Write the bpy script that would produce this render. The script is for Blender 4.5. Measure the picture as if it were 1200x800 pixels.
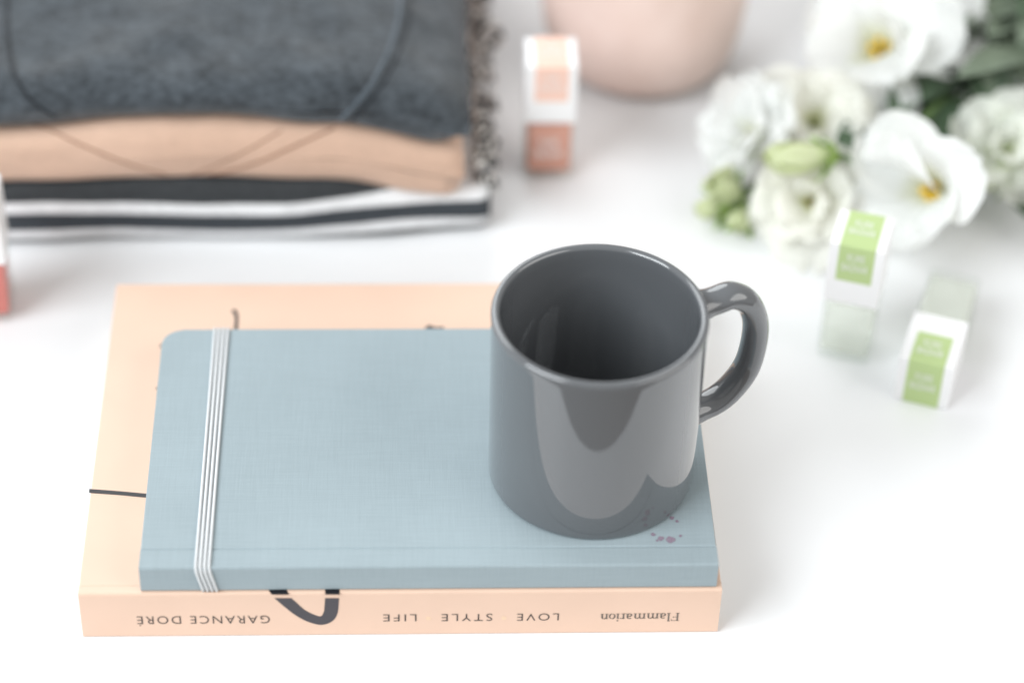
import bpy, bmesh, math, random
from mathutils import Vector, Matrix, noise
from mathutils.bvhtree import BVHTree
R_ = math.radians
for o in list(bpy.data.objects): bpy.data.objects.remove(o)
S = bpy.context.scene
COL = S.collection

# ------------------------------------------------------------------ camera
FPX = 2996.4                      # focal length in pixels of the 1200 px wide photograph
CR = Vector((0.99911229, -0.03348515, 0.0255614))
CU = Vector((0.0032306, 0.66589376, 0.74603959))
CF = Vector((0.04200243, 0.74529474, -0.66541081))
CC = Vector((0.12137, -0.64938, 0.72839))
cam = bpy.data.cameras.new('camera'); camo = bpy.data.objects.new('camera', cam); COL.objects.link(camo)
m = Matrix.Identity(4)
for i in range(3):
    m[i][0] = CR[i]; m[i][1] = CU[i]; m[i][2] = -CF[i]; m[i][3] = CC[i]
camo.matrix_world = m
cam.sensor_width = 36.0; cam.lens = FPX / 1200 * 36.0
cam.clip_start = 0.02; cam.clip_end = 50
cam.dof.use_dof = True; cam.dof.focus_distance = 0.98; cam.dof.aperture_fstop = 2.8
cam.dof.aperture_blades = 0
S.camera = camo

# ------------------------------------------------------------------ world and lamps
w = bpy.data.worlds.new('World'); S.world = w; w.use_nodes = True
bg = w.node_tree.nodes['Background']; bg.inputs[0].default_value = (1.0, 0.975, 0.94, 1); bg.inputs[1].default_value = 0.50

def area(name, loc, target, sx, sy, power, col, shape='RECTANGLE'):
    l = bpy.data.lights.new(name, 'AREA'); l.shape = shape; l.size = sx; l.size_y = sy
    l.energy = power; l.color = col
    o = bpy.data.objects.new(name, l); COL.objects.link(o); o.location = loc
    o.rotation_euler = (Vector(target) - Vector(loc)).to_track_quat('-Z', 'Y').to_euler()
    return o
area('window_light', (-3.2, -1.9, 3.0), (0.15, 0.2, 0.05), 3.2, 2.6, 265, (0.92, 0.97, 1.0))
area('side_fill_light', (3.4, -1.4, 2.2), (0.15, 0.2, 0.05), 4.4, 3.0, 85, (1.0, 0.98, 0.95), 'ELLIPSE')  # added fill lamp, softens the shadows from the right
area('back_window_light', (-1.6, 3.4, 2.4), (0.15, 0.1, 0.0), 5.0, 3.4, 135, (0.94, 0.98, 1.0), 'ELLIPSE')

S.view_settings.view_transform = 'Standard'; S.view_settings.look = 'None'
S.view_settings.exposure = 0.0; S.view_settings.gamma = 1.0; S.view_settings.use_curve_mapping = False
S.render.engine = 'CYCLES'

# ------------------------------------------------------------------ helpers
def ray(px, py):
    return (CF + CR * ((px - 600) / FPX) + CU * ((400 - py) / FPX))
def at(px, py, z=0.0):            # photograph pixel -> point on the level plane at height z
    d = ray(px, py); return CC + d * ((z - CC.z) / d.z)
def at_y(px, py, y):              # photograph pixel -> point on the upright plane at depth y
    d = ray(px, py); return CC + d * ((y - CC.y) / d.y)

def srgb(r, g, b):
    f = lambda c: (c / 12.92 if c <= 0.04045 else ((c + 0.055) / 1.055) ** 2.4)
    return (f(r / 255), f(g / 255), f(b / 255))

def mat(name, col, rough=0.5, spec=0.5, **kw):
    M = bpy.data.materials.new(name); M.use_nodes = True
    b = M.node_tree.nodes['Principled BSDF']
    b.inputs['Base Color'].default_value = (*col, 1); b.inputs['Roughness'].default_value = rough
    b.inputs['Specular IOR Level'].default_value = spec
    for k, v in kw.items(): b.inputs[k.replace('_', ' ')].default_value = v
    return M
def N(M, t, **kw):
    n = M.node_tree.nodes.new(t)
    for k, v in kw.items(): setattr(n, k, v)
    return n
def L(M, a, b): M.node_tree.links.new(a, b)
def bsdf(M): return M.node_tree.nodes['Principled BSDF']

def coords(M, scale=(1, 1, 1), kind='Object'):
    tc = N(M, 'ShaderNodeTexCoord'); mp = N(M, 'ShaderNodeMapping')
    mp.inputs['Scale'].default_value = scale
    L(M, tc.outputs[kind], mp.inputs['Vector']); return mp.outputs['Vector']
def noise_tex(M, vec, scale, detail=3.0, rough=0.5):
    n = N(M, 'ShaderNodeTexNoise'); n.inputs['Scale'].default_value = scale
    n.inputs['Detail'].default_value = detail; n.inputs['Roughness'].default_value = rough
    L(M, vec, n.inputs['Vector']); return n.outputs['Fac']
def ramp(M, fac, stops):
    r = N(M, 'ShaderNodeValToRGB'); e = r.color_ramp.elements
    while len(e) < len(stops): e.new(0.5)
    for i, (p, c) in enumerate(stops): e[i].position = p; e[i].color = (*c, 1)
    L(M, fac, r.inputs['Fac']); return r.outputs['Color']
def math_(M, op, a, b=None, c=None):
    n = N(M, 'ShaderNodeMath', operation=op)
    for i, v in enumerate((a, b, c)):
        if v is None: continue
        if isinstance(v, (int, float)): n.inputs[i].default_value = v
        else: L(M, v, n.inputs[i])
    return n.outputs[0]
def bump(M, h, strength, dist):
    n = N(M, 'ShaderNodeBump'); n.inputs['Strength'].default_value = strength; n.inputs['Distance'].default_value = dist
    L(M, h, n.inputs['Height']); L(M, n.outputs['Normal'], bsdf(M).inputs['Normal'])
def mul(c, k): return tuple(x * k for x in c)

def link(name, me, M, parent=None, smooth=False, loc=None):
    o = bpy.data.objects.new(name, me); COL.objects.link(o)
    if M is not None and not me.materials: me.materials.append(M)
    if smooth:
        for p in me.polygons: p.use_smooth = True
    if parent is not None: o.parent = parent
    if loc is not None: o.location = loc
    return o
def from_bm(name, bm, M, parent=None, smooth=False, loc=None):
    bmesh.ops.recalc_face_normals(bm, faces=bm.faces[:])
    me = bpy.data.meshes.new(name); bm.to_mesh(me); bm.free()
    return link(name, me, M, parent, smooth, loc)
def from_py(name, v, f, M, parent=None, smooth=False, loc=None):
    me = bpy.data.meshes.new(name); me.from_pydata([tuple(x) for x in v], [], f); me.update()
    return link(name, me, M, parent, smooth, loc)
def thing(name, label, cat, group=None, loc=(0, 0, 0), rot=(0, 0, 0)):
    o = bpy.data.objects.new(name, None); COL.objects.link(o); o.empty_display_size = 0.01
    o.location = loc; o.rotation_euler = rot
    return tag(o, label, cat, group)
def tag(o, label, cat, group=None):
    o['label'] = label; o['category'] = cat
    if group: o['group'] = group
    return o
def box_bm(x0, x1, y0, y1, z0, z1, bev=0.0, seg=2):
    bm = bmesh.new(); bmesh.ops.create_cube(bm, size=1)
    for v in bm.verts:
        v.co = Vector(((x0 + x1) / 2 + v.co.x * (x1 - x0), (y0 + y1) / 2 + v.co.y * (y1 - y0), (z0 + z1) / 2 + v.co.z * (z1 - z0)))
    if bev: bmesh.ops.bevel(bm, geom=bm.edges[:], offset=bev, segments=seg, profile=0.5, affect='EDGES')
    return bm
def prism_bm(pts, z0, z1, bev=0.0, seg=2):          # outline in x-y pushed up in z
    bm = bmesh.new()
    a = [bm.verts.new((x, y, z0)) for x, y in pts]; b = [bm.verts.new((x, y, z1)) for x, y in pts]
    bm.faces.new(a[::-1]); bm.faces.new(b); n = len(pts)
    for i in range(n): bm.faces.new((a[i], a[(i + 1) % n], b[(i + 1) % n], b[i]))
    if bev:
        e = [e for e in bm.edges if abs(e.verts[0].co.z - e.verts[1].co.z) < 1e-7]
        bmesh.ops.bevel(bm, geom=e, offset=bev, segments=seg, profile=0.5, affect='EDGES')
    return bm
def extrude_x_bm(prof, x0, x1, bev=0.0):            # closed profile in y-z pushed along x
    bm = bmesh.new()
    a = [bm.verts.new((x0, y, z)) for y, z in prof]; b = [bm.verts.new((x1, y, z)) for y, z in prof]
    bm.faces.new(a); bm.faces.new(b[::-1]); n = len(prof)
    for i in range(n): bm.faces.new((a[i], b[i], b[(i + 1) % n], a[(i + 1) % n]))
    return bm
def tube(path, rad, seg=10, flat=1.0, up=None, cap=True):   # path of Vectors, radius number or function of 0..1
    n = len(path); vs = []; fs = []; prev = None
    for i, p in enumerate(path):
        t = (path[min(i + 1, n - 1)] - path[max(i - 1, 0)]).normalized()
        if up is not None: a = (up - t * up.dot(t)).normalized()
        elif prev is None:
            a = Vector((0, 0, 1)); a = (a - t * a.dot(t))
            if a.length < 0.1: a = Vector((1, 0, 0)) - t * t.x
            a.normalize()
        else: a = (prev - t * prev.dot(t)).normalized()
        prev = a; b = t.cross(a); r = rad(i / (n - 1)) if callable(rad) else rad
        for k in range(seg):
            th = 2 * math.pi * k / seg; vs.append(p + a * (r * math.cos(th)) + b * (r * flat * math.sin(th)))
    for i in range(n - 1):
        for k in range(seg): fs.append((i * seg + k, i * seg + (k + 1) % seg, (i + 1) * seg + (k + 1) % seg, (i + 1) * seg + k))
    if cap: fs.append(tuple(range(seg))[::-1]); fs.append(tuple((n - 1) * seg + k for k in range(seg)))
    return vs, fs
def spline(pts, n):                                  # Catmull-Rom through Vectors
    P = [pts[0] * 2 - pts[1]] + list(pts) + [pts[-1] * 2 - pts[-2]]; out = []
    for i in range(n):
        u = i / (n - 1) * (len(pts) - 1); k = min(int(u), len(pts) - 2); t = u - k
        a, b, c, d = P[k:k + 4]
        out.append(0.5 * ((2 * b) + (c - a) * t + (2 * a - 5 * b + 4 * c - d) * t * t + (3 * b - a - 3 * c + d) * t ** 3))
    return out
def smoothstep(a, b, x):
    t = max(0.0, min(1.0, (x - a) / (b - a))); return t * t * (3 - 2 * t)

# ------------------------------------------------------------------ materials
M_table = mat('white_lacquer', (0.86, 0.86, 0.87), 0.32, 0.35)
L(M_table, ramp(M_table, noise_tex(M_table, coords(M_table), 9, 4), [(0.3, (0.80, 0.81, 0.825)), (0.7, (0.835, 0.845, 0.86))]), bsdf(M_table).inputs['Base Color'])
bump(M_table, noise_tex(M_table, coords(M_table), 220, 2), 0.04, 0.0004)

PEACH = (0.76, 0.545, 0.425)
M_peach = mat('peach_laminated_card', PEACH, 0.42, 0.4)
L(M_peach, ramp(M_peach, noise_tex(M_peach, coords(M_peach), 40, 5), [(0.25, mul(PEACH, 0.97)), (0.75, mul(PEACH, 1.02))]), bsdf(M_peach).inputs['Base Color'])
bump(M_peach, noise_tex(M_peach, coords(M_peach), 900, 2), 0.05, 0.0002)
M_pages = mat('paper_edges', (0.78, 0.75, 0.69), 0.8, 0.2)
pv = coords(M_pages, (1, 1, 60))
L(M_pages, ramp(M_pages, noise_tex(M_pages, pv, 60, 2), [(0.3, (0.6, 0.57, 0.51)), (0.7, (0.84, 0.81, 0.75))]), bsdf(M_pages).inputs['Base Color'])
M_ink = mat('black_ink', (0.012, 0.012, 0.016), 0.38, 0.5)
M_inksheen = mat('black_ink_painted_sheen', (0.055, 0.052, 0.062), 0.4, 0.5)  # the loop's black ink, greyed to paint light reflected off the spine
M_text = mat('spine_lettering_ink', (0.035, 0.033, 0.033), 0.5, 0.4)
M_serif = mat('brown_grey_ink', (0.16, 0.135, 0.115), 0.5, 0.4)
M_dot = mat('pale_yellow_print', (0.78, 0.575, 0.41), 0.5, 0.4)

# woven book cloth: two crossing thread directions
def cloth_mat(name, base, sx, amount, bstr, bdist):
    M = mat(name, base, 0.82, 0.25)
    wx = noise_tex(M, coords(M, (1, 0.035, 0.035)), sx, 2, 0.6)
    wy = noise_tex(M, coords(M, (0.035, 1, 1)), sx * 0.85, 2, 0.6)
    big = noise_tex(M, coords(M), 25, 4)
    s = math_(M, 'ADD', wx, wy); s2 = math_(M, 'MULTIPLY', s, 0.5)
    s3 = math_(M, 'MULTIPLY_ADD', big, 0.35, math_(M, 'MULTIPLY', s2, 0.65))
    L(M, ramp(M, s3, [(0.36, mul(base, 1 - amount)), (0.64, mul(base, 1 + amount))]), bsdf(M).inputs['Base Color'])
    bump(M, s2, bstr, bdist)
    return M
BLUE = srgb(154, 168, 174)
M_cloth = cloth_mat('blue_grey_book_cloth', BLUE, 2000, 0.06, 0.35, 0.0003)
M_elastic = mat('white_elastic', (0.68, 0.70, 0.715), 0.75, 0.2)
M_elastic2 = mat('grey_elastic_web', (0.42, 0.44, 0.45), 0.85, 0.2)
M_stain = mat('mauve_berry_stain', srgb(142, 118, 134), 0.7, 0.2)
L(M_stain, ramp(M_stain, noise_tex(M_stain, coords(M_stain), 1400, 4, 0.7), [(0.35, srgb(134, 112, 130)), (0.75, srgb(152, 148, 158))]), bsdf(M_stain).inputs['Base Color'])
M_mug = mat('grey_glazed_ceramic', (0.124, 0.132, 0.142), 0.045, 0.5)
bsdf(M_mug).inputs['Coat Weight'].default_value = 0.9; bsdf(M_mug).inputs['Coat Roughness'].default_value = 0.03
bump(M_mug, noise_tex(M_mug, coords(M_mug), 55, 2), 0.05, 0.0006)
for k_ in ('Roughness', 'Coat Roughness'):      # faint smears on the glaze
    rr_ = ramp(M_mug, noise_tex(M_mug, coords(M_mug, (1, 1, 0.4)), 38, 5, 0.65), [(0.4, (0.035, 0.035, 0.035)), (0.8, (0.075, 0.075, 0.075))]); L(M_mug, rr_, bsdf(M_mug).inputs[k_])

# ------------------------------------------------------------------ table
tb = from_bm('table', box_bm(-1.3, 1.5, -0.072, 1.5, -0.03, 0.0, 0.002, 3), M_table); tb['kind'] = 'structure'
M_floor = mat('brown_floor', (0.16, 0.125, 0.10), 0.6, 0.3)
L(M_floor, ramp(M_floor, noise_tex(M_floor, coords(M_floor, (1, 12, 1)), 3, 4), [(0.3, (0.13, 0.10, 0.08)), (0.7, (0.19, 0.15, 0.12))]), bsdf(M_floor).inputs['Base Color'])
fl = from_py('floor', [(-7, -7, -0.74), (7, -7, -0.74), (7, 7, -0.74), (-7, 7, -0.74)], [(0, 1, 2, 3)], M_floor); fl['kind'] = 'structure'

# ------------------------------------------------------------------ peach book
BL, BD, BT = 0.24, 0.1771, 0.02362
book = thing('book', 'thick peach book lying flat on the table, beneath the blue-grey notebook', 'book')
BRD = 0.0021
def spine_prof():
    r = 0.0009; p = []
    for k in range(5):
        a = math.pi + (math.pi / 2) * k / 4; p.append((r + r * math.cos(a), r + r * math.sin(a)))
    p.append((0.0042, 0.0)); p.append((0.0042, BT))
    for k in range(5):
        a = math.pi / 2 + (math.pi / 2) * k / 4; p.append((r + r * math.cos(a), BT - r + r * math.sin(a)))
    return p
sp = from_bm('spine', extrude_x_bm(spine_prof(), 0.0, BL), M_peach, book)
fc = from_bm('front_cover', box_bm(0, BL, 0.0043, BD, BT - BRD, BT - 0.00003, 0.0004), M_peach, book)
bc = from_bm('back_cover', box_bm(0, BL, 0.0043, BD, 0.0001, BRD, 0.0004), M_peach, book)
from_bm('page_block', box_bm(0.002, BL - 0.002, 0.0044, BD - 0.002, BRD + 0.0001, BT - BRD - 0.0001), M_pages, book)

def flat_poly(name, pts3, normal, M, parent, th=0.00008):
    v = [p + normal * th for p in pts3] + [p + normal * 0.00001 for p in pts3]; n = len(pts3)
    bm = bmesh.new(); vv = [bm.verts.new(p) for p in v]
    bm.faces.new(vv[:n]); bm.faces.new(vv[n:][::-1])
    for i in range(n): bm.faces.new((vv[i], vv[(i + 1) % n], vv[n + (i + 1) % n], vv[n + i]))
    bmesh.ops.triangulate(bm, faces=bm.faces[:])
    return from_bm(name, bm, M, parent)
UPZ = Vector((0, 0, 1)); FRONT = Vector((0, -1, 0))
def sm(pts, k=5): return [(v.x, v.y) for v in spline([Vector((x, y, 0)) for x, y in pts], len(pts) * k)]
# black brush loop running from the cover over the spine
out = sm([(321.5, 700.2), (333, 710), (346, 720), (360, 727.5), (376, 731.5), (389, 727.5), (395.5, 718), (397.5, 700.2)])
inn = sm([(381, 700.2), (380, 714), (377.5, 720.5), (372, 721), (358, 714.5), (347, 705), (341.5, 700.2)])
flat_poly('printed_loop', [at_y(x, y, 0) for x, y in out + inn], FRONT, M_inksheen, sp)
def cover_poly(name, px): return flat_poly(name, [at(x, y, BT) for x, y in px], UPZ, M_ink, fc)
cover_poly('printed_stroke', [(311, 686), (334, 686), (338.6, 696.3), (318.5, 696.3)])
cover_poly('printed_stroke', [(381, 686), (398, 686), (398, 696.2), (381, 696.2)])
cover_poly('printed_stroke', [(104.5, 572.6), (140, 575.3), (176, 578.6), (176, 583.2), (140, 579.8), (104.3, 577.3)])
hook = sm([(271.5, 363.5), (275.5, 362.6), (278.6, 367), (279.3, 374), (278.3, 388)]) + sm([(273.8, 388), (275.3, 376), (274.6, 369), (273.2, 366.5), (271.5, 365.6)])
cover_poly('printed_stroke', hook)
cover_poly('printed_stroke', [(187, 405), (190, 402.5), (196, 408), (194, 411), (189, 408)])
cover_poly('printed_stroke', [(182.5, 455), (184.5, 453), (190, 458), (188, 460)])
cover_poly('printed_stroke', [(498, 384), (503, 380.6), (510, 383.6), (520, 383), (520, 390), (498, 390)])

def text_mesh(body, spacing=1.0, thin=0.0):
    c = bpy.data.curves.new('lettering', 'FONT'); c.body = body; c.space_character = spacing; c.offset = thin; c.resolution_u = 4
    o = bpy.data.objects.new('lettering_source', c); COL.objects.link(o)
    dg = bpy.context.evaluated_depsgraph_get(); me = bpy.data.meshes.new_from_object(o.evaluated_get(dg))
    bpy.data.objects.remove(o); bpy.data.curves.remove(c)
    return me
def spread(me, box, origin, ex, ey, nrm):            # fit glyphs to a box: ex/ey span vectors, box = (cap bottom, cap top) in font units
    xs = [v.co.x for v in me.vertices]; x0, x1 = min(xs), max(xs)
    for v in me.vertices:
        a = (v.co.x - x0) / (x1 - x0); b = (v.co.y - box[0]) / (box[1] - box[0])
        v.co = origin + ex * a + ey * b + nrm
    me.update()
def spine_text(body, pxL, pxR, pyb, pyt, M, spacing, me=None, box=(0.0, 0.69), thin=-0.008):
    # upside down on the spine: reading starts at the right-hand pixel, letter feet at the upper pixel row
    me = me or text_mesh(body, spacing, thin)
    o = at_y(pxR, pyb[1], 0); e = at_y(pxL, pyb[0], 0); h = at_y(pxR, pyt, 0)
    spread(me, box, o, e - o, Vector((0, 0, h.z - o.z)), Vector((0, -0.00012, 0)))
    return link('lettering', me, M, sp)
spine_text('GARANCE DOR\u00c9', 160, 316, (721.6, 720.6), 729.6, M_text, 1.22)
spine_text('LIFE', 449, 488, (719.3, 719.0), 727.2, M_text, 1.28)
spine_text('STYLE', 517.5, 577, (718.8, 718.4), 726.8, M_text, 1.28)
spine_text('LOVE', 606, 655, (718.4, 718.0), 726.3, M_text, 1.28)
# serif imprint word drawn stroke by stroke
def serif_word():
    V = []; Fc = []
    def quad(x0, y0, x1, y1, w):
        d = Vector((x1 - x0, y1 - y0)); n = Vector((-d.y, d.x)).normalized() * (w / 2); k = len(V)
        for (x, y) in ((x0 + n.x, y0 + n.y), (x1 + n.x, y1 + n.y), (x1 - n.x, y1 - n.y), (x0 - n.x, y0 - n.y)): V.append((x, y, 0))
        Fc.append((k, k + 1, k + 2, k + 3))
    def line(pts, w):
        for a, b in zip(pts, pts[1:]): quad(*a, *b, w)
    def arc(cx, cy, rx, ry, a0, a1, wt, wn, n=10):
        pr = None
        for i in range(n + 1):
            a = R_(a0 + (a1 - a0) * i / n); q = (cx + rx * math.cos(a), cy + ry * math.sin(a))
            if pr: quad(*pr, *q, wn + (wt - wn) * abs(math.cos(a)))
            pr = q
    st, th = 0.10, 0.035
    def serif(x, y, w=0.24): quad(x - w / 2, y, x + w / 2, y, th)
    x = 0.0
    quad(x + .12, 0, x + .12, .7, st); serif(x + .12, .017); quad(x, .683, x + .48, .683, th); quad(x + .48, .69, x + .49, .54, th); quad(x + .12, .36, x + .38, .36, th); quad(x + .38, .43, x + .38, .29, th); x += .58
    quad(x + .1, 0, x + .1, .74, st); serif(x + .1, .017); quad(x, .71, x + .1, .73, th); x += .26
    def ga(x):
        quad(x + .32, .05, x + .32, .36, st); arc(x + .2, .34, .12, .12, 0, 150, st, th); arc(x + .18, .13, .12, .12, 60, 330, st, th); quad(x + .16, .24, x + .32, .29, th); quad(x + .32, .03, x + .44, .03, th); return x + .47
    def gm(x, k):
        quad(x, .44, x + .1, .45, th)
        for i in range(k):
            xx = x + .1 + i * .28; quad(xx, 0, xx, .46 if i == 0 else .36, st); serif(xx, .017, .2)
            if i: arc(xx - .12, .32, .12, .14, 0, 150, st, th, 7)
        return x + .1 + (k - 1) * .28 + .17
    x = ga(x); x = gm(x, 3); x = gm(x, 3); x = ga(x)
    quad(x, .44, x + .1, .45, th); quad(x + .1, 0, x + .1, .46, st); serif(x + .1, .017); arc(x + .22, .33, .12, .12, 60, 150, .08, th, 5); quad(x + .27, .41, x + .31, .41, .08); x += .36
    quad(x, .44, x + .1, .45, th); quad(x + .1, 0, x + .1, .46, st); serif(x + .1, .017, .22); quad(x + .05, .63, x + .15, .63, .1); x += .26
    arc(x + .2, .23, .17, .22, 0, 360, st, th, 16); x += .45
    x = gm(x, 2)
    me = bpy.data.meshes.new('lettering'); me.from_pydata(V, [], Fc); me.update(); return me
spine_text('', 704, 796.5, (718.6, 717.6), 726.6, M_serif, 1, serif_word(), (0, 0.7))
for px, py in ((502, 724), (590.5, 723.5)):
    c = at_y(px, py, 0)
    flat_poly('printed_dot', [c + Vector((0.0010 * math.cos(a), 0, 0.0010 * math.sin(a))) for a in [2 * math.pi * k / 14 for k in range(14)]], FRONT, M_dot, sp)

# ------------------------------------------------------------------ notebook
NX0, NX1, NY0, ND, NT = 0.02327, 0.23787, 0.00115, 0.13256, 0.01267
NB = BT + 0.00012; NTOP = BT + NT
nbk = thing('notebook', 'blue-grey cloth-bound notebook closed with a white elastic band, lying on the peach book', 'notebook')
def rounded_far(x0, x1, y0, y1, r, n=8):
    p = [(x0, y0), (x1, y0)]
    for k in range(n + 1):
        a = (math.pi / 2) * k / n; p.append((x1 - r + r * math.cos(a), y1 - r + r * math.sin(a)))
    for k in range(n + 1):
        a = math.pi / 2 + (math.pi / 2) * k / n; p.append((x0 + r + r * math.cos(a), y1 - r + r * math.sin(a)))
    return p
NBRD = 0.0021; HING = 0.0092
nf = from_bm('front_cover', prism_bm(rounded_far(NX0, NX1, NY0 + HING + 0.0005, NY0 + ND, 0.0085), NTOP - NBRD, NTOP, 0.0005, 3), M_cloth, nbk)
nb_ = from_bm('back_cover', prism_bm(rounded_far(NX0, NX1, NY0 + HING + 0.0005, NY0 + ND, 0.0085), NB, NB + NBRD, 0.0005, 3), M_cloth, nbk)
def nspine():
    r = 0.0010; y = NY0; p = []
    for k in range(6):
        a = math.pi + (math.pi / 2) * k / 5; p.append((y + r + r * math.cos(a), NB + r + r * math.sin(a)))
    p += [(y + HING - 0.0004, NB), (y + HING, NB + 0.0003), (y + HING + 0.0008, NB + 0.0003), (y + HING + 0.0008, NB + 0.0018), (y + 0.002, NB + 0.0018)]
    p += [(y + 0.002, NTOP - 0.0018), (y + HING + 0.0008, NTOP - 0.0018), (y + HING + 0.0008, NTOP - 0.00032), (y + HING, NTOP - 0.0003), (y + HING - 0.0005, NTOP + 0.00005)]
    for k in range(6):
        a = math.pi / 2 + (math.pi / 2) * k / 5; p.append((y + r + r * math.cos(a), NTOP - r + r * math.sin(a)))
    return p
nsp = from_bm('spine', extrude_x_bm(nspine(), NX0, NX1), M_cloth, nbk)
from_bm('page_block', prism_bm(rounded_far(NX0 + 0.003, NX1 - 0.003, NY0 + 0.0022, NY0 + ND - 0.003, 0.008), NB + NBRD + 0.0001, NTOP - NBRD - 0.0001), M_pages, nbk)
# elastic band: four round cords on a thin web, slung around the short way
bA = at(226.5, 664.5, NTOP).x; bB = at(247.5, 664.5, NTOP).x; tA = at(249.3, 387, NTOP).x; tB = at(269.8, 387, NTOP).x
def band_path(u, off):
    xn = bA + (bB - bA) * u; xf = tA + (tB - tA) * u; sk = 0.0022
    y0, y1 = NY0, NY0 + ND
    pts = []
    P = lambda x, y, z: pts.append(Vector((x, y, z)))
    P(xf, y1 + off, NB + 0.003)
    P(xf, y1 + off, NTOP - 0.001); P(xf, y1 + off * 0.5, NTOP + off * 0.5); P(xf, y1 - 0.0012, NTOP + off)
    n = 12
    for i in range(1, n): P(xf + (xn - xf) * i / n, y1 + (y0 - y1) * i / n, NTOP + off)
    P(xn, y0 + 0.0018, NTOP + off); P(xn, y0 + 0.0004, NTOP - 0.0003 + off * 0.6); P(xn + 0.0002, y0 - off, NTOP - 0.0018)
    P(xn + sk, y0 - off, NB + 0.0012); P(xn + sk, y0 + 0.0003, NB + 0.0001)
    return pts
bandweb = None
vs = []; fs = []
for u in (0.04, 0.96):
    q = band_path(u, 0.0003); vs += q
n = len(q); fs = [(i, i + 1, n + i + 1, n + i) for i in range(n - 1)]
bandweb = from_py('elastic_band', vs, fs, M_elastic2, nbk)
smod = bandweb.modifiers.new('thick', 'SOLIDIFY'); smod.thickness = 0.0003
wd = (bB - bA) / 4
for k in range(4):
    v, f = tube(band_path((k + 0.5) / 4, 0.00055), wd * 0.33, 8, 1.28, up=None)
    from_py('cord', v, f, M_elastic, bandweb, True)
random.seed(4)
for (px, py, r) in ((786, 632, .00155), (774.5, 630.5, .0011), (765.5, 626, .0008), (797.5, 627.5, .00055), (787.5, 606.5, .0008), (793.5, 610.5, .0006), (781, 603.5, .0006), (770, 633, .0005)):
    c = at(px, py, NTOP + (0.00006 if py > 600 else 0)); k0 = random.random() * 6
    flat_poly('stain', [c + Vector((r * (1 + .18 * math.sin(2 * a + k0)) * math.cos(a), 1.1 * r * (1 + .16 * math.sin(3 * a + k0)) * math.sin(a), 0)) for a in [2 * math.pi * i / 18 for i in range(18)]], UPZ, M_stain, nf)

# ------------------------------------------------------------------ mug
MX, MY, MR, MH = 0.19287, 0.05293, 0.04010, 0.07940
MZ = NTOP + 0.0001
mug = thing('mug', 'glossy dark grey ceramic mug standing empty on the notebook', 'mug', None, (MX, MY, MZ))
def lathe(prof, seg):
    vs = []; fs = []; n = len(prof)
    for i, (r, z) in enumerate(prof):
        for k in range(seg):
            a = 2 * math.pi * k / seg; vs.append((r * math.cos(a), r * math.sin(a), z))
    for i in range(n - 1):
        for k in range(seg): fs.append((i * seg + k, i * seg + (k + 1) % seg, (i + 1) * seg + (k + 1) % seg, (i + 1) * seg + k))
    fs.append(tuple(range(seg))[::-1]); fs.append(tuple((n - 1) * seg + k for k in range(seg)))
    return vs, fs
wall = 0.0034
prof = [(0.030, 0.0012), (0.0360, 0.0011), (0.0368, 0.0002), (0.0378, 0.0), (0.0386, 0.0001), (0.0392, 0.0005), (0.0395, 0.0013), (0.0396, 0.0030)]
prof += [(0.0396 + (MR - 0.0396) * t / 10, 0.0030 + (MH - 0.0068) * t / 10) for t in range(1, 11)]
for k in range(9):
    a = math.pi * k / 8; prof.append((MR - wall / 2 + wall / 2 * math.cos(a), MH - wall / 2 * 1.05 + wall / 2 * 1.05 * math.sin(a)))
ri = MR - wall
prof += [(ri, MH - 0.006 - (MH - 0.02) * t / 8) for t in range(0, 9)]
for k in range(1, 6):
    a = (math.pi / 2) * k / 5; prof.append((ri - 0.007 + 0.007 * math.cos(a), 0.0125 - 0.0075 * math.sin(a)))
prof += [(0.015, 0.0047), (0.003, 0.0046)]
v, f = lathe(prof, 128)
from_py('body', v, f, M_mug, mug, True)
PHI = 0.33; hd = Vector((math.cos(PHI), math.sin(PHI), 0)); hn = Vector((-math.sin(PHI), math.cos(PHI), 0))
def on_handle(px, py):
    d = ray(px, py); t = (Vector((MX, MY, 0)) - CC).dot(hn) / d.dot(hn); P = CC + d * t
    return Vector(((P - Vector((MX, MY, 0))).dot(hd), 0, P.z - MZ))
hp = [on_handle(*q) for q in ((838, 352), (858, 346), (877, 355), (885.5, 382), (877, 424), (857, 453), (834, 471))]
hp = [Vector((MR - 0.0016, 0, hp[0].z - 0.001))] + hp + [Vector((MR - 0.0016, 0, hp[-1].z - 0.0015))]
hp = [hd * q.x + Vector((0, 0, q.z)) for q in spline(hp, 60)]
v, f = tube(hp, lambda t: 0.0061 * (1 + 0.22 * (1 - smoothstep(0, .1, t)) + 0.25 * smoothstep(.9, 1, t)), 28, 0.80, up=hn)
from_py('handle', v, f, M_mug, mug, True)
# ------------------------------------------------------------------ folded clothes
def knit_mat(name, base, amount, sx=420, rough=0.95):
    M = mat(name, base, rough, 0.1)
    a = noise_tex(M, coords(M, (0.6, 1, 1)), sx, 4, 0.65); b = noise_tex(M, coords(M), 70, 5, 0.6)
    s = math_(M, 'MULTIPLY_ADD', b, 0.4, math_(M, 'MULTIPLY', a, 0.6))
    L(M, ramp(M, s, [(0.34, mul(base, 1 - amount)), (0.66, mul(base, 1 + amount))]), bsdf(M).inputs['Base Color'])
    bump(M, a, 0.6, 0.0008)
    bsdf(M).inputs['Sheen Weight'].default_value = 0.25; bsdf(M).inputs['Sheen Roughness'].default_value = 0.5
    return M
M_sweater = knit_mat('charcoal_melange_knit', (0.056, 0.066, 0.076), 0.6)
M_seamshade = knit_mat('painted_gap_shade', (0.022, 0.027, 0.033), 0.3)  # darker knit colour, paints the shadow in the neckline gaps
M_seamlight = knit_mat('grey_ribbed_edge', (0.085, 0.105, 0.125), 0.25)
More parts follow.
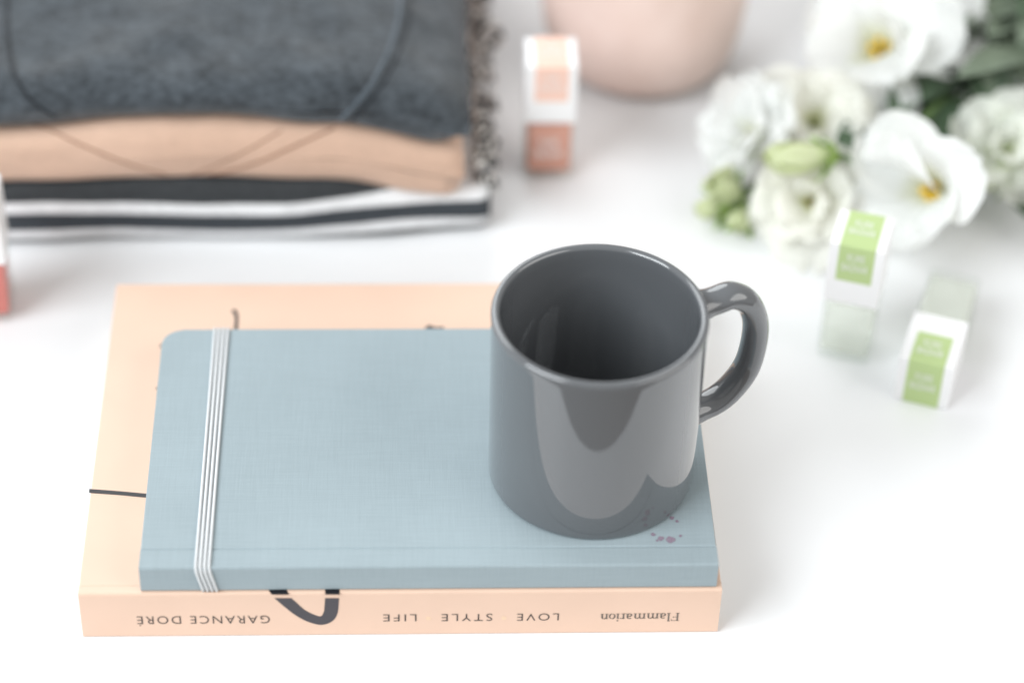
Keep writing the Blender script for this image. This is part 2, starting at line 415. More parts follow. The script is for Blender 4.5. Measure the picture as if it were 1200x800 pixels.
M_tan = knit_mat('peach_jersey', srgb(205, 174, 154), 0.07, 600)
M_tanseam = knit_mat('peach_seam_and_fold_line', srgb(140, 104, 84), 0.1, 600)
M_stripe = mat('black_and_white_striped_weave', (0.5, 0.5, 0.5), 0.95, 0.1)
uvn = N(M_stripe, 'ShaderNodeUVMap'); sx = N(M_stripe, 'ShaderNodeSeparateXYZ'); L(M_stripe, uvn.outputs['UV'], sx.inputs[0])
wob = noise_tex(M_stripe, coords(M_stripe, (1, 0.2, 0.2)), 16, 2)
hz = math_(M_stripe, 'ADD', sx.outputs['Y'], math_(M_stripe, 'MULTIPLY', math_(M_stripe, 'SUBTRACT', wob, 0.5), 0.06))
DK = (0.05, 0.054, 0.058); WH = (0.84, 0.85, 0.87)
DKb = (0.06, 0.068, 0.078)
sr = ramp(M_stripe, hz, [(0.0, DK), (0.10, DK), (0.12, WH), (0.26, WH), (0.28, DKb), (0.53, DKb), (0.55, WH), (0.71, WH), (0.73, DK), (1.0, DK)])
fz = noise_tex(M_stripe, coords(M_stripe, (0.4, 1, 1)), 500, 3)
mx = N(M_stripe, 'ShaderNodeMix', data_type='RGBA', blend_type='MULTIPLY'); mx.inputs[0].default_value = 1.0
L(M_stripe, sr, mx.inputs[6]); L(M_stripe, ramp(M_stripe, fz, [(0.3, (0.82, 0.82, 0.82)), (0.7, (1, 1, 1))]), mx.inputs[7])
L(M_stripe, mx.outputs[2], bsdf(M_stripe).inputs['Base Color']); bump(M_stripe, fz, 0.5, 0.0008)

def axis_samples(a, b, r, n_edge, n_mid):
    s = [a + r * (1 - math.cos(math.pi / 2 * k / n_edge)) for k in range(n_edge)]
    s += [a + r + (b - a - 2 * r) * k / n_mid for k in range(n_mid + 1)]
    s += [b - r * (1 - math.cos(math.pi / 2 * k / n_edge)) for k in range(n_edge - 1, -1, -1)]
    return s
def garment(name, x0, x1, y0, y1, zb, zt, r, M, front, wr=0.001, seed=0.0, pw=2.6, vscale=1.0):
    X = axis_samples(x0, x1, r, 7, 110); Y = axis_samples(y0, y1, r, 8, 46)
    vs = []; fs = []; uv = []; nx, ny = len(X), len(Y)
    for side in (1, -1):
        for x in X:
            for y in Y:
                ex = 1 - min(min(x - x0, x1 - x) / r, 1.0); ey = 1 - min(min(y - y0, y1 - y) / r, 1.0)
                e = max(0.0, 1 - min(1.0, ex ** pw + ey ** pw)) ** (1 / pw)
                a, b = zb(x, y), zt(x, y); zm = (a + b) / 2
                fr = front(x) * (1 - smoothstep(y0, y0 + 0.08, y))
                wv = Vector((x * 22 + seed, y * 22, side * 3.0 + seed))
                dz = wr * noise.noise(wv) * (1 if side > 0 else 0.3) + wr * 0.5 * noise.noise(wv * 2.7) * (side > 0)
                z = zm + side * e * (b - zm) + dz * (0.35 + 0.65 * e)
                sk = 0.0012 * noise.noise(Vector((y * 40, seed, z * 60))) * (x > (x0 + x1) / 2)
                vs.append((x + sk, y + fr + wr * 0.7 * noise.noise(Vector((x * 30, seed + 5, z * 90))), max(z, 0.0003)))
                uv.append((x, z / vscale + 0.07 * math.exp(-((x - 0.03) / 0.06) ** 2) + 0.07 * noise.noise(Vector((x * 14, seed, 0))) - 0.02))
    for s in (0, 1):
        for i in range(nx - 1):
            for j in range(ny - 1):
                q = [s * nx * ny + i * ny + j, s * nx * ny + (i + 1) * ny + j, s * nx * ny + (i + 1) * ny + j + 1, s * nx * ny + i * ny + j + 1]
                fs.append(tuple(q if s == 0 else q[::-1]))
    me = bpy.data.meshes.new(name); me.from_pydata(vs, [], fs); me.update()
    ul = me.uv_layers.new(name='UVMap')
    for lp in me.loops: ul.data[lp.index].uv = uv[lp.vertex_index]
    bm = bmesh.new(); bm.from_mesh(me); bmesh.ops.remove_doubles(bm, verts=bm.verts[:], dist=1e-5); bm.to_mesh(me); bm.free()
    return me
def lerp_x(pts):
    def f(x, y=0):
        if x <= pts[0][0]: return pts[0][1]
        for (a, b), (c, d) in zip(pts, pts[1:]):
            if x <= c:
                t = (x - a) / (c - a); t = t * t * (3 - 2 * t); return b + (d - b) * t
        return pts[-1][1]
    return f
z_st = lerp_x([(-0.2, 0.030), (-0.06, 0.0315), (0.03, 0.034), (0.08, 0.032), (0.152, 0.0215), (0.2, 0.021)])
z_pe = lerp_x([(-0.2, 0.052), (-0.06, 0.0585), (0.04, 0.0645), (0.09, 0.061), (0.15, 0.047), (0.2, 0.045)])
z_sw = lerp_x([(-0.2, 0.078), (-0.06, 0.082), (0.04, 0.086), (0.1, 0.082), (0.15, 0.071), (0.2, 0.07)])
strp = thing('striped_scarf', 'folded black and white striped scarf with knotted fringe at the bottom of the clothes pile', 'scarf')
me = garment('woven_cloth', -0.22, 0.1605, 0.2312, 0.47, lambda x, y: 0.0, lambda x, y: z_st(x), 0.012, M_stripe, lambda x: 0.0065 * smoothstep(0.03, 0.16, x) + 0.0015 * math.sin(x * 42 + 1) , 0.0022, 3.1, pw=4.0, vscale=0.034)
link('woven_cloth', me, M_stripe, strp, True)
pch = thing('peach_top', 'folded peach jersey top with a V neckline between the striped scarf and the dark sweater', 'clothing')
me = garment('jersey', -0.215, 0.1475, 0.2325, 0.455, lambda x, y: z_st(x) - 0.0006, lambda x, y: z_pe(x), 0.011, M_tan, lambda x: 0.003 * smoothstep(0.0, 0.15, x) , 0.0024, 9.7, pw=3.2)
jer = link('jersey', me, M_tan, pch, True)
swt = thing('sweater', 'folded charcoal grey knitted sweater on top of the clothes pile', 'sweater')
me = garment('knit', -0.21, 0.1505, 0.2335, 0.46, lambda x, y: z_pe(x) - 0.0006, lambda x, y: z_sw(x), 0.019, M_sweater, lambda x: 0.0, 0.0034, 21.3, pw=2.1)
knt = link('knit', me, M_sweater, swt, True)
def bvh_of(o):
    bm = bmesh.new(); bm.from_mesh(o.data); t = BVHTree.FromBMesh(bm); bm.free(); return t
def seam(tree, pxs, n, lift):
    out = []
    for x, y in [(v.x, v.y) for v in spline([Vector((a, b, 0)) for a, b in pxs], n)]:
        h = tree.ray_cast(CC, ray(x, y).normalized())
        if h[0] is not None: out.append(h[0] + h[1] * lift)
    return out
ts = bvh_of(knt)
v, f = tube(seam(ts, [(8, -60), (8, -10), (8, 35), (13, 75), (27, 106), (46, 126), (66, 138)], 40, -0.0002), 0.0011, 8); from_py('neckline_edge_and_shade', v, f, M_seamshade, swt, True)  # dark tube painted in for the shadowed gap
v, f = tube(seam(ts, [(474, -60), (471, -10), (466, 30), (454, 64), (437, 97), (418, 122), (399, 141)], 40, -0.0004), 0.0013, 8); from_py('neckline_edge_and_shade', v, f, M_seamlight, swt, True)
v, f = tube(seam(ts, [(484, -60), (481, -10), (477, 30), (465, 66), (448, 99), (429, 124), (410, 143)], 40, -0.0007), 0.0012, 8); from_py('neckline_edge_and_shade', v, f, M_seamshade, swt, True)  # dark tube painted in as shade beside the light ridge
tj = bvh_of(jer)
for pxs in ([(30, 143), (60, 153), (100, 172), (150, 192), (203, 207)], [(392, 150), (350, 169), (300, 191), (250, 204), (207, 208)], [(330, 153), (290, 176), (250, 195), (222, 206)]):  # third line is a soft fold, drawn in as a darker strip
    q = seam(tj, pxs, 30, -0.0001)
    if len(q) > 3:
        v, f = tube(q, 0.00055 if pxs[0][0] != 330 else 0.0004, 6); from_py('neckline_seam_and_fold', v, f, M_tanseam, pch, True)
# knotted fringe on the scarf's end
M_yarnd = knit_mat('black_yarn', (0.03, 0.033, 0.036), 0.5); M_yarng = knit_mat('grey_yarn', (0.24, 0.23, 0.23), 0.4); M_yarnw = knit_mat('off_white_yarn', (0.72, 0.69, 0.66), 0.15)
random.seed(11)
def tassel(p0, ln, dirv, droop, seed):
    rnd = random.Random(seed); dirv = dirv.normalized(); side = dirv.cross(UPZ).normalized()
    V = []; F = []; Mi = []
    for strand in range(3):
        path = []
        for i in range(26):
            t = i / 25; c = p0 + dirv * (ln * t) + Vector((0, 0, -droop * t * t)); a = t * 15 + strand * 2.094
            rr = 0.0015 * (1 - 0.3 * t) * (1.0 + 0.9 * math.exp(-((t - 0.62) / 0.1) ** 2))
            c = c + side * (rr * math.cos(a)) + UPZ * (rr * math.sin(a)); c.z = max(c.z, 0.002); path.append(c)
        vv, ff = tube(path, 0.0011, 6); k = len(V); V += vv; F += [tuple(i + k for i in q) for q in ff]; Mi += [strand] * len(ff)
    o = from_py('tassel', V, F, None, strp, True)
    ms = [M_yarnd, M_yarng, M_yarnw] if rnd.random() < 0.6 else [M_yarnd, M_yarnd, M_yarnw]
    for q in ms: o.data.materials.append(q)
    for p, i in zip(o.data.polygons, Mi): p.material_index = i
    return o
for i in range(22):
    y = 0.246 + i * 0.0085 + random.uniform(-0.001, 0.001); z = 0.017 + 0.010 * noise.noise(Vector((i * 0.7, 2, 0))) + 0.004
    tassel(Vector((0.1545, y, z + 0.004)), random.uniform(0.008, 0.011), Vector((0.6, random.uniform(-0.5, 0.5), 0.15)), random.uniform(0.004, 0.012), i)
for i in range(14):
    y = 0.252 + i * 0.0125 + random.uniform(-0.002, 0.002)
    tassel(Vector((0.1525, y, 0.029 + random.uniform(-0.003, 0.004))), random.uniform(0.007, 0.010), Vector((0.45, random.uniform(-0.8, 0.8), 0.35)), random.uniform(0.004, 0.010), 40 + i)
c = at(578, 46, 0.035)   # one fringe end curled into a loop that sticks out
V = []; F = []; Mi = []
for st_ in range(3):
    path = []
    for i in range(40):
        t_ = i / 39; a = math.pi * 1.15 - math.pi * 1.85 * t_; ce = c + Vector((0.0062 * math.cos(a) - 0.003, 0.004 * t_, 0.0062 * math.sin(a)))
        if t_ < 0.12: ce = ce.lerp(Vector((0.150, c.y + 0.002, c.z + 0.003)), 1 - t_ / 0.12)
        b_ = t_ * 20 + st_ * 2.094; path.append(ce + Vector((math.cos(a), 0, math.sin(a))) * (0.0013 * math.cos(b_)) + Vector((0, 0.0013 * math.sin(b_), 0)))
    vv, ff = tube(path, 0.0011, 6); k = len(V); V += vv; F += [tuple(j + k for j in q) for q in ff]; Mi += [st_] * len(ff)
o = from_py('tassel', V, F, None, strp, True)
for q in (M_yarnd, M_yarng, M_yarnw): o.data.materials.append(q)
for p, i in zip(o.data.polygons, Mi): p.material_index = i

# ------------------------------------------------------------------ nail polish bottles
M_cap = mat('white_plastic_cap', (0.84, 0.84, 0.85), 0.35, 0.4)
M_glass = bpy.data.materials.new('clear_bottle_glass'); M_glass.use_nodes = True
M_glass.node_tree.nodes.remove(bsdf(M_glass)); g1 = N(M_glass, 'ShaderNodeBsdfTransparent'); g1.inputs[0].default_value = (0.965, 0.975, 0.965, 1)
g2 = N(M_glass, 'ShaderNodeBsdfGlossy'); g2.inputs['Roughness'].default_value = 0.03; g0 = N(M_glass, 'ShaderNodeLayerWeight'); g0.inputs[0].default_value = 0.5
gp = math_(M_glass, 'POWER', g0.outputs['Facing'], 4.0); gq = math_(M_glass, 'MULTIPLY_ADD', gp, 0.5, 0.04)
g4 = N(M_glass, 'ShaderNodeMixShader'); L(M_glass, gq, g4.inputs[0]); L(M_glass, g1.outputs[0], g4.inputs[1]); L(M_glass, g2.outputs[0], g4.inputs[2])
L(M_glass, g4.outputs[0], M_glass.node_tree.nodes['Material Output'].inputs[0])
M_letter = mat('white_label_print', (0.82, 0.82, 0.82), 0.5, 0.3)
def polish_mat(name, col, trans=0.0):
    if trans > 0:                       # thin milky liquid that lets light straight through
        M = mat(name, col, 0.2, 0.3); o_ = M.node_tree.nodes['Material Output']
        a_ = N(M, 'ShaderNodeBsdfTransparent'); a_.inputs[0].default_value = (0.97, 0.98, 0.95, 1); x_ = N(M, 'ShaderNodeMixShader'); x_.inputs[0].default_value = trans
        L(M, bsdf(M).outputs[0], x_.inputs[1]); L(M, a_.outputs[0], x_.inputs[2]); L(M, x_.outputs[0], o_.inputs[0]); return M
    return mat(name, col, 0.15, 0.5, Transmission_Weight=trans, IOR=1.4)
def polish_bottle(label, colour, labcol, loc, rot, group, trans=0.0, lying=False, glass_text=True):
    t = thing('nail_polish_bottle', label, 'nail polish', group, loc, rot)
    h = 0.0116
    g = from_bm('glass_bottle', box_bm(-0.0112, 0.0112, -0.0112, 0.0112, 0.0, 0.0322, 0.0022, 4), M_glass, t, True)
    from_bm('polish', box_bm(-0.0101, 0.0101, -0.0101, 0.0101, 0.0036, 0.0312, 0.0018, 3), polish_mat('polish', colour, trans), g, True)
    cp = from_bm('cap', box_bm(-h, h, -h, h, 0.0324, 0.0635, 0.0007, 3), M_cap, t)
    d = 0.00012; z0, z1 = 0.0448, 0.0635; lw = 0.0075
    y0 = -h if not lying else h; sgn = -1 if not lying else 1
    prof = [(y0 + sgn * d, z0), (y0 + sgn * d, z1 - 0.0004), (y0 - sgn * 0.0004, z1 + d), (-y0, z1 + d), (-y0, z1 - 0.0002), (y0 - sgn * 0.0004, z1 - 0.0003), (y0 - sgn * 0.0003, z0)]
    ML = mat('label_print', labcol, 0.5, 0.3)
    from_bm('label', extrude_x_bm(prof, -lw, lw), ML, cp)
    def words(org, up, nrm, s, parent):
        for k, (wd, ww) in enumerate((('KURE', 0.0062), ('BAZAAR', 0.0094))):
            mm = text_mesh(wd, 1.05)
            base = org + up * (s * (0.0012 if k == 0 else -0.0034)) - Vector((ww * s / 2, 0, 0))
            spread(mm, (0, 0.69), base, Vector((ww * s, 0, 0)), up * (0.0032 * s), nrm * 0.0003)
            link('lettering', mm, M_letter, parent)
    up = Vector((0, 0, 1)) if not lying else Vector((0, 0, -1)); nr = Vector((0, sgn, 0))
    words(Vector((0, y0, 0.0545)), up, nr, 1.15, cp); words(Vector((0, 0.0005, z1)), Vector((0, 1, 0)), UPZ, 1.15, cp)
    if glass_text: words(Vector((0, -0.0112, 0.018)), UPZ, FRONT, 1.3, g)
    return t
polish_bottle('coral nail polish bottle with white cap standing beside the scarf fringe', srgb(214, 156, 138), srgb(238, 200, 184), (0.1875, 0.2888, 0.0004), (0, 0, 0.0), 'nail polish bottles on the table')
polish_bottle('red coral nail polish bottle in front of the clothes pile, cut by the picture edge', srgb(214, 124, 116), srgb(230, 150, 140), (-0.0580, 0.1895, 0.0004), (0, 0, 0.06), 'nail polish bottles on the table')
GREEN = srgb(180, 200, 142)
polish_bottle('clear nail polish bottle with green label standing upright in front of the white flowers', (0.93, 0.95, 0.91), GREEN, (0.3071 + 0.0036, 0.1519 + 0.0110, 0.0004), (0, 0, -0.32), 'nail polish bottles on the table', 0.72, glass_text=False)
rz = -0.36; q = Matrix.Rotation(rz, 4, 'Z') @ Vector((0, -0.0635, 0))
polish_bottle('clear nail polish bottle with green label lying on its side', (0.92, 0.94, 0.89), GREEN, (0.337 - q.x, 0.1262 - q.y, 0.0117), (math.pi / 2, 0, rz), 'nail polish bottles on the table', 0.6, True, glass_text=False)

# ------------------------------------------------------------------ pink pot
M_pot = mat('blush_ceramic', srgb(236, 214, 206), 0.45, 0.4)
L(M_pot, ramp(M_pot, noise_tex(M_pot, coords(M_pot), 60, 4), [(0.3, srgb(228, 203, 193)), (0.7, srgb(235, 212, 203))]), bsdf(M_pot).inputs['Base Color'])
pr = [(0.002, 0.0), (0.030, 0.0), (0.036, 0.0012), (0.0415, 0.005), (0.0455, 0.012), (0.048, 0.022), (0.0495, 0.036), (0.0505, 0.055), (0.051, 0.085), (0.051, 0.098), (0.0505, 0.1), (0.0485, 0.1), (0.048, 0.098), (0.0475, 0.03), (0.043, 0.012), (0.03, 0.006), (0.002, 0.005)]
v, f = lathe(pr, 64); pot = from_py('pot', v, f, M_pot, None, True, (0.237, 0.3765, 0.0004))
tag(pot, 'round blush pink ceramic pot behind the coral nail polish bottle', 'pot')

# ------------------------------------------------------------------ flowers
def petal_mat(name, tip, base):
    M = bpy.data.materials.new(name); M.use_nodes = True; nt = M.node_tree
    nt.nodes.remove(nt.nodes['Principled BSDF']); out = nt.nodes['Material Output']
    u = N(M, 'ShaderNodeUVMap'); s = N(M, 'ShaderNodeSeparateXYZ'); L(M, u.outputs['UV'], s.inputs[0])
    nz = noise_tex(M, coords(M, (1, 1, 1)), 120, 3)
    fac = math_(M, 'ADD', s.outputs['X'], math_(M, 'MULTIPLY', math_(M, 'SUBTRACT', nz, 0.5), 0.12))
    c = ramp(M, fac, [(0.05, base), (0.45, tip), (1.0, tip)])
    d = N(M, 'ShaderNodeBsdfPrincipled'); d.inputs['Roughness'].default_value = 0.6; d.inputs['Specular IOR Level'].default_value = 0.25
    t = N(M, 'ShaderNodeBsdfTranslucent'); m_ = N(M, 'ShaderNodeMixShader'); m_.inputs[0].default_value = 0.48
    L(M, c, d.inputs['Base Color']); L(M, c, t.inputs['Color']); L(M, d.outputs[0], m_.inputs[1]); L(M, t.outputs[0], m_.inputs[2]); L(M, m_.outputs[0], out.inputs[0])
    return M
M_pet = petal_mat('white_petal', (0.93, 0.94, 0.93), (0.82, 0.84, 0.60))
M_petc = petal_mat('cream_petal', (0.93, 0.93, 0.88), (0.82, 0.84, 0.56))
M_petg = petal_mat('greenish_white_petal', (0.90, 0.92, 0.86), (0.74, 0.80, 0.50))
M_bud = petal_mat('pale_green_bud', (0.80, 0.85, 0.60), (0.55, 0.68, 0.28))
M_stam = mat('yellow_stamen', (0.86, 0.56, 0.04), 0.6, 0.3)
def leaf_mat(name, col):
    M = mat(name, col, 0.5, 0.4)
    L(M, ramp(M, noise_tex(M, coords(M), 60, 4), [(0.3, mul(col, 0.75)), (0.7, mul(col, 1.25))]), bsdf(M).inputs['Base Color'])
    return M
M_leaf = leaf_mat('dark_green_leaf', (0.06, 0.10, 0.055)); M_leafg = leaf_mat('grey_green_leaf', (0.15, 0.19, 0.135)); M_stem = leaf_mat('green_stem', (0.10, 0.16, 0.06)); M_sep = leaf_mat('light_green_sepal', (0.30, 0.46, 0.10))
def petal_mesh(Ln, W, th0, th1, th2, cupk, ruff, seed, M, ns=13, nt_=11):
    rnd = random.Random(seed); ph = rnd.random() * 6; vs = []; uv = []; fs = []
    r = 0.0015; z = 0.0; prev = 0
    for i in range(ns):
        s = i / (ns - 1); ds = Ln / (ns - 1)
        th = R_(th0 + (th1 - th0) * smoothstep(0, 0.7, s) + (th2 - th1) * smoothstep(0.7, 1.0, s))
        if i: r += math.sin(th) * ds; z += math.cos(th) * ds
        wv = W * (0.16 + 0.84 * math.sin(min(1.0, s * 1.25) * math.pi / 2)) * math.sqrt(max(0.0, 1 - max(0.0, (s - 0.55) / 0.47) ** 2.4))
        nrm = Vector((-math.cos(th), 0, math.sin(th)))
        for j in range(nt_):
            t = -1 + 2 * j / (nt_ - 1)
            p = Vector((r, wv * t, z)) + nrm * (cupk * wv * t * t) + nrm * (ruff * s * s * (math.sin(5.5 * t + ph) + 0.6 * math.sin(9 * t - ph * 2 + 3 * s)))
            p += Vector((0, 0, ruff * 0.8 * s * noise.noise(Vector((s * 2 + seed, t * 2, 1)))))
            vs.append(p); uv.append((s, 0.5 + t / 2))
    for i in range(ns - 1):
        for j in range(nt_ - 1): fs.append((i * nt_ + j, i * nt_ + j + 1, (i + 1) * nt_ + j + 1, (i + 1) * nt_ + j))
    me = bpy.data.meshes.new('petal'); me.from_pydata([tuple(p) for p in vs], [], fs); me.update()
    ul = me.uv_layers.new(name='UVMap')
    for lp in me.loops: ul.data[lp.index].uv = uv[lp.vertex_index]
    me.materials.append(M)
    for p in me.polygons: p.use_smooth = True
    return me
def leaf_mesh(Ln, W, fold, droop, M):
    vs = []; fs = []; n = 12
    for i in range(n + 1):
        s = i / n; wv = W * math.sin(math.pi * min(1, s * 0.96 + 0.03)) ** 0.8 * (1 - 0.35 * s); z = -droop * s * s
        for t in (-1, -0.5, 0, 0.5, 1): vs.append((wv * t, Ln * s, z + fold * wv * abs(t) + 0.0006 * math.sin(9 * s + 3 * t)))
    for i in range(n):
        for j in range(4): fs.append((i * 5 + j, i * 5 + j + 1, (i + 1) * 5 + j + 1, (i + 1) * 5 + j))
    me = bpy.data.meshes.new('leaf'); me.from_pydata(vs, [], fs); me.update(); me.materials.append(M)
    for p in me.polygons: p.use_smooth = True
    return me
LEAVES = [leaf_mesh(0.045, 0.010, 0.35, 0.008, M_leaf), leaf_mesh(0.038, 0.0085, 0.5, 0.005, M_leaf), leaf_mesh(0.052, 0.011, 0.25, 0.012, M_leafg), leaf_mesh(0.045, 0.0095, 0.4, 0.004, M_leafg)]
SEPAL = leaf_mesh(0.016, 0.0028, 0.5, -0.003, M_sep)
BUN = Vector((0.475, 0.445, 0.022))       # where the stems are gathered, beyond the picture
def frame(axis, roll=0.0):
    q = axis.normalized().to_track_quat('Z', 'Y'); return q.to_matrix().to_4x4() @ Matrix.Rotation(roll, 4, 'Z')
def place_local(o, parent, M): o.parent = parent; o.matrix_local = M
def flower(name, label, cat, centre, axis, depth, layers, M, seed, nleaf=3, stamens=True, via=None, roll=0.0, group='white flowers of the bouquet', leafset=(0, 1), end=None, jit=0.24):
    rnd = random.Random(seed); axis = axis.normalized(); base = centre - axis * depth
    mw = Matrix.Translation(base) @ frame(axis, roll)
    t = thing(name, label, cat, group); t.matrix_world = mw; inv = mw.inverted()
    for li, (n, Ln, W, a0, a1, a2, ck, rf, zo) in enumerate(layers):
        meshes = [petal_mesh(Ln, W, a0, a1, a2, ck, rf, seed * 7 + li * 3 + k, M) for k in range(3)]
        for k in range(n):
            o = bpy.data.objects.new('petal', meshes[k % 3]); COL.objects.link(o)
            a = 2 * math.pi * (k + 0.5 * li) / n + rnd.uniform(-0.15, 0.15)
            place_local(o, t, Matrix.Translation((0, 0, zo)) @ Matrix.Rotation(a + rnd.uniform(-0.12, 0.12), 4, 'Z') @ Matrix.Rotation(rnd.uniform(-jit, jit), 4, 'Y') @ Matrix.Rotation(rnd.uniform(-jit, jit), 4, 'X') @ Matrix.Scale(rnd.uniform(1 - 0.7 * jit, 1 + 0.35 * jit), 4))
    if stamens:
        for k in range(5):
            a = 2 * math.pi * k / 5 + 0.3; d0 = Vector((0.0028 * math.cos(a), 0.0028 * math.sin(a), 0))
            v, f = tube([d0 * 0.3, d0 * 0.8 + Vector((0, 0, 0.006 * stamens)), d0 * (0.5 + stamens) + Vector((0, 0, 0.012 * stamens))], lambda s: 0.0005 + 0.0011 * smoothstep(0.6, 0.95, s), 6)
            from_py('stamen', v, f, M_stam, t, True)
    for k in range(5):
        o = bpy.data.objects.new('sepal', SEPAL); COL.objects.link(o)
        place_local(o, t, Matrix.Translation((0, 0, -0.001)) @ Matrix.Rotation(2 * math.pi * k / 5, 4, 'Z') @ Matrix.Rotation(R_(38), 4, 'X'))
    e = (end or BUN) + Vector((rnd.uniform(-0.012, 0.012), rnd.uniform(-0.012, 0.012), rnd.uniform(-0.012, 0.008)))
    q1 = base - axis * 0.022; q1.z = max(q1.z, 0.006)
    pts = [base + axis * 0.002, q1] + ([via] if via is not None else [q1.lerp(e, 0.45) + Vector((0, 0, 0.004))]) + [e]
    path = spline(pts, 26)
    for p in path: p.z = max(p.z, 0.0035)
    v, f = tube([inv @ p for p in path], lambda s: 0.0014 + 0.0008 * s, 8); from_py('stem', v, f, M_stem, t, True)
    for k in range(nleaf):
        i = int((0.30 + 0.62 * (k + 0.5) / nleaf) * 25); p = path[i]; d = (path[i - 1] - path[i]).normalized()
        side = d.cross(UPZ).normalized() * (1 if k % 2 else -1)
        dv = (d * 0.75 + side * rnd.uniform(0.4, 0.9) + Vector((0, 0, rnd.uniform(0.05, 0.4)))).normalized()
        xv = dv.cross(UPZ).normalized(); zv = xv.cross(dv)
        ml = Matrix((( xv.x, dv.x, zv.x, p.x), (xv.y, dv.y, zv.y, p.y), (xv.z, dv.z, zv.z, p.z), (0, 0, 0, 1)))
        o = bpy.data.objects.new('leaf', LEAVES[leafset[k % len(leafset)]]); COL.objects.link(o); place_local(o, t, inv @ ml)
    return t
V3 = Vector
OPEN = lambda s: [(3, .050 * s, .024 * s, 22, 58, 82, .22, .0018, 0), (3, .046 * s, .022 * s, 16, 46, 66, .28, .0016, .002)]
ROSE = lambda s: [(5, .036 * s, .018 * s, 40, 62, 96, .20, .0030, 0), (4, .031 * s, .017 * s, 26, 48, 84, .25, .0030, .003), (3, .025 * s, .013 * s, 14, 32, 66, .3, .0024, .005)]
TRUM = lambda s: [(3, .052 * s, .022 * s, 12, 40, 84, .30, .0022, 0), (3, .048 * s, .020 * s, 8, 30, 62, .34, .0018, .001)]
flower('flower', 'large wide-open white flower with yellow stamens at the back of the bouquet', 'flower', at(1026, 46, 0.062), V3((-.28, -.62, .72)), 0.030, OPEN(1.0), M_pet, 1, 3, roll=0.4)
flower('flower', 'ruffled pure white double flower at the outer tip of the bouquet', 'flower', at(870, 145, 0.034), V3((-.55, -.35, .75)), 0.020, ROSE(0.84), M_pet, 2, 2, stamens=False)
flower('flower', 'cream white double flower above the pale green bud', 'flower', at(955, 135, 0.036), V3((-.1, -.55, .8)), 0.018, ROSE(0.92), M_petc, 3, 3, stamens=False)
flower('flower', 'cream flower with a golden centre behind the upright clear nail polish bottle', 'flower', at(945, 234, 0.030), V3((-.28, -.72, .62)), 0.022, ROSE(0.92), M_petc, 4, 3, stamens=0.45)
flower('flower', 'white trumpet flower with folded front petals and a deep yellow throat', 'flower', at(1070, 218, 0.038), V3((-.66, -.50, .56)), 0.026, TRUM(0.95), M_pet, 5, 2, roll=0.9)
flower('flower', 'greenish white flower cut by the picture edge, in front of the wrapping', 'flower', at(1184, 172, 0.036), V3((-.1, -.6, .75)), 0.018, ROSE(0.86), M_petg, 6, 0, stamens=False)
flower('flower', 'white flower half hidden behind the wide-open flower with yellow stamens', 'flower', at(1098, 15, 0.062), V3((.25, -.2, .9)), 0.030, OPEN(0.95), M_pet, 7, 4, stamens=False, roll=1.2)
def bud(label, c, axis, Ln, W, seed):
    lay = [(4, Ln, W, 26, -2, -20, .5, .0004, 0), (3, Ln * 0.96, W * 0.9, 18, -2, -14, .5, .0004, .0005)]
    return flower('flower_bud', label, 'flower bud', c, axis, Ln * 0.5, lay, M_bud, seed, 1, stamens=False, group='green flower buds', jit=0.05)
bud('plump pale green bud between the cream flowers', at(940, 184, 0.046), V3((-.9, -.25, .15)), .036, .0095, 21)
bud('pale green bud poking out under the pure white double flower', at(850, 222, 0.014), V3((-.5, -.45, .6)), .027, .0105, 22)
bud('small green bud lying on the table below the other buds', at(868, 256, 0.008), V3((-.35, -.9, .1)), .018, .006, 23)
bud('slender green bud tip pointing away from the bouquet on the table', at(836, 243, 0.008), V3((-.9, -.35, .05)), .018, .0045, 24)
bud('small yellow-green bud under the greenish white flower', at(1166, 207, 0.018), V3((-.8, -.4, .2)), .020, .007, 25)

# leafy stems without blooms, and the clear wrapping
def leafy_stem(label, group, pts, nleaf, seed, leafset, spread_=0.8):
    rnd = random.Random(seed); t = thing('leafy_stem', label, 'leaves', group, pts[-1])
    o0 = Vector(pts[-1]); path = spline([Vector(p) for p in pts], 22)
    v, f = tube([p - o0 for p in path], lambda s_: 0.0009 + 0.0009 * s_, 7); from_py('stem', v, f, M_stem, t, True)
    for k in range(nleaf):
        i = int((0.02 + 0.85 * k / nleaf) * 21) + 1; p = path[i]; d = (path[i - 1] - path[i]).normalized(); sd = d.cross(UPZ).normalized()
        dv = (d * 0.8 + sd * rnd.uniform(-spread_, spread_) + Vector((0, 0, rnd.uniform(-0.15, 0.45)))).normalized()
        xv = dv.cross(UPZ).normalized(); zv = xv.cross(dv)
        q = p - o0; ml = Matrix(((xv.x, dv.x, zv.x, q.x), (xv.y, dv.y, zv.y, q.y), (xv.z, dv.z, zv.z, q.z), (0, 0, 0, 1)))
        o = bpy.data.objects.new('leaf', LEAVES[leafset[k % len(leafset)]]); COL.objects.link(o); place_local(o, t, ml)
    return t
for i, (px, py, z) in enumerate(((1010, 165, .022), (1030, 140, .030), (1085, 130, .030), (1120, 120, .034))):
    a = at(px, py, z); leafy_stem(('dark green leafy stem behind the pale green bud and cream flowers', 'dark green leafy stem just below the wide-open flower with yellow stamens', 'dark green leafy stem behind the white trumpet flower', 'dark green leafy stem between the trumpet flower and the clear wrapping')[i], 'dark leafy stems in the bouquet', [a, a.lerp(BUN, .3) + V3((0, 0, .004)), BUN + V3((.004 * i - .006, .006 * (i % 2), -.004))], 6, 60 + i, (0, 1), 0.5)
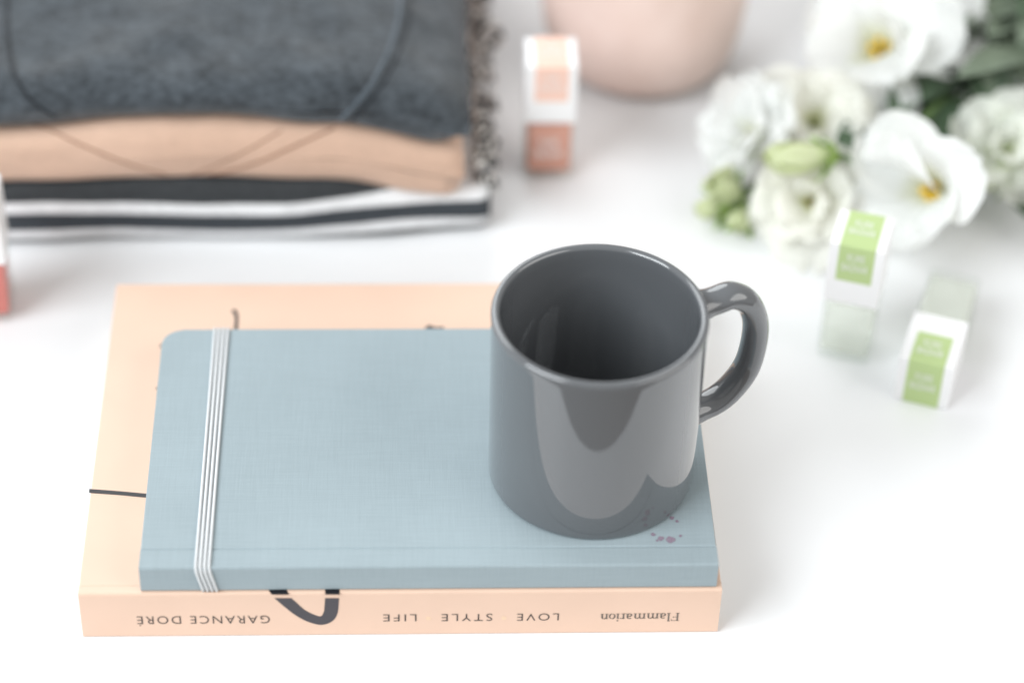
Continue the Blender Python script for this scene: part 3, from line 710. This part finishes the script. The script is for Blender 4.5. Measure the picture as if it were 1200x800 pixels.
for i, (px, py, z) in enumerate(((1160, 62, .040), (1176, 88, .036), (1180, 45, .045), (1204, 112, .030), (1205, 75, .050), (1172, 22, .048), (1205, 20, .055))):
    a = at(px, py, z); leafy_stem('grey-green leafy stem inside the clear wrapping', 'leafy stems inside the wrapping', [a, a.lerp(BUN, .4) + V3((0, 0, .008)), BUN + V3((.003 * i - .01, .004 * (i % 3), .002 * i - .004))], 9, 80 + i, (2, 3, 2, 0), 0.9)
M_film = bpy.data.materials.new('clear_film'); M_film.use_nodes = True
nt = M_film.node_tree; nt.nodes.remove(nt.nodes['Principled BSDF'])
tr = N(M_film, 'ShaderNodeBsdfTransparent'); gl = N(M_film, 'ShaderNodeBsdfGlossy'); gl.inputs['Roughness'].default_value = 0.12
df = N(M_film, 'ShaderNodeBsdfDiffuse'); df.inputs['Color'].default_value = (0.85, 0.86, 0.87, 1)
m1 = N(M_film, 'ShaderNodeMixShader'); m1.inputs[0].default_value = 0.45; L(M_film, gl.outputs[0], m1.inputs[1]); L(M_film, df.outputs[0], m1.inputs[2])
m2 = N(M_film, 'ShaderNodeMixShader'); m2.inputs[0].default_value = 0.34; L(M_film, tr.outputs[0], m2.inputs[1]); L(M_film, m1.outputs[0], m2.inputs[2])
L(M_film, m2.outputs[0], nt.nodes['Material Output'].inputs[0])
A0 = V3((0.425, 0.335, 0.034)); ax = (BUN + V3((0.03, 0.03, 0)) - A0); ln = ax.length; ax.normalize(); sd = ax.cross(UPZ).normalized(); upv = sd.cross(ax)
vs = []; fs = []; na, nl = 90, 26
for i in range(nl + 1):
    s_ = i / nl
    for k in range(na):
        a = 2 * math.pi * k / na
        rr = 0.074 - 0.048 * s_ ; pl = 0.006 * (math.sin(9 * a + 2 * s_) + 0.8 * math.sin(17 * a + 1.3 + 5 * s_)) * (1 - 0.4 * s_) + 0.006 * noise.noise(V3((math.cos(a) * 3, math.sin(a) * 3, s_ * 5)))
        e = 0.018 * math.sin(3 * a + 1) * (1 - s_)
        p = A0 + ax * (ln * s_ + e) + sd * ((rr + pl) * math.cos(a) * 1.1) + upv * ((rr + pl) * math.sin(a) * 0.85)
        if p.z < 0.002: p.z = 0.002 + 0.0015 * abs(noise.noise(p * 60))
        vs.append(p)
for i in range(nl):
    for k in range(na): fs.append((i * na + k, i * na + (k + 1) % na, (i + 1) * na + (k + 1) % na, (i + 1) * na + k))
wrap = from_py('wrapping_film', vs, fs, M_film, None, True)
tag(wrap, 'crinkled clear film wrapped around the stems of the bouquet', 'wrapping')
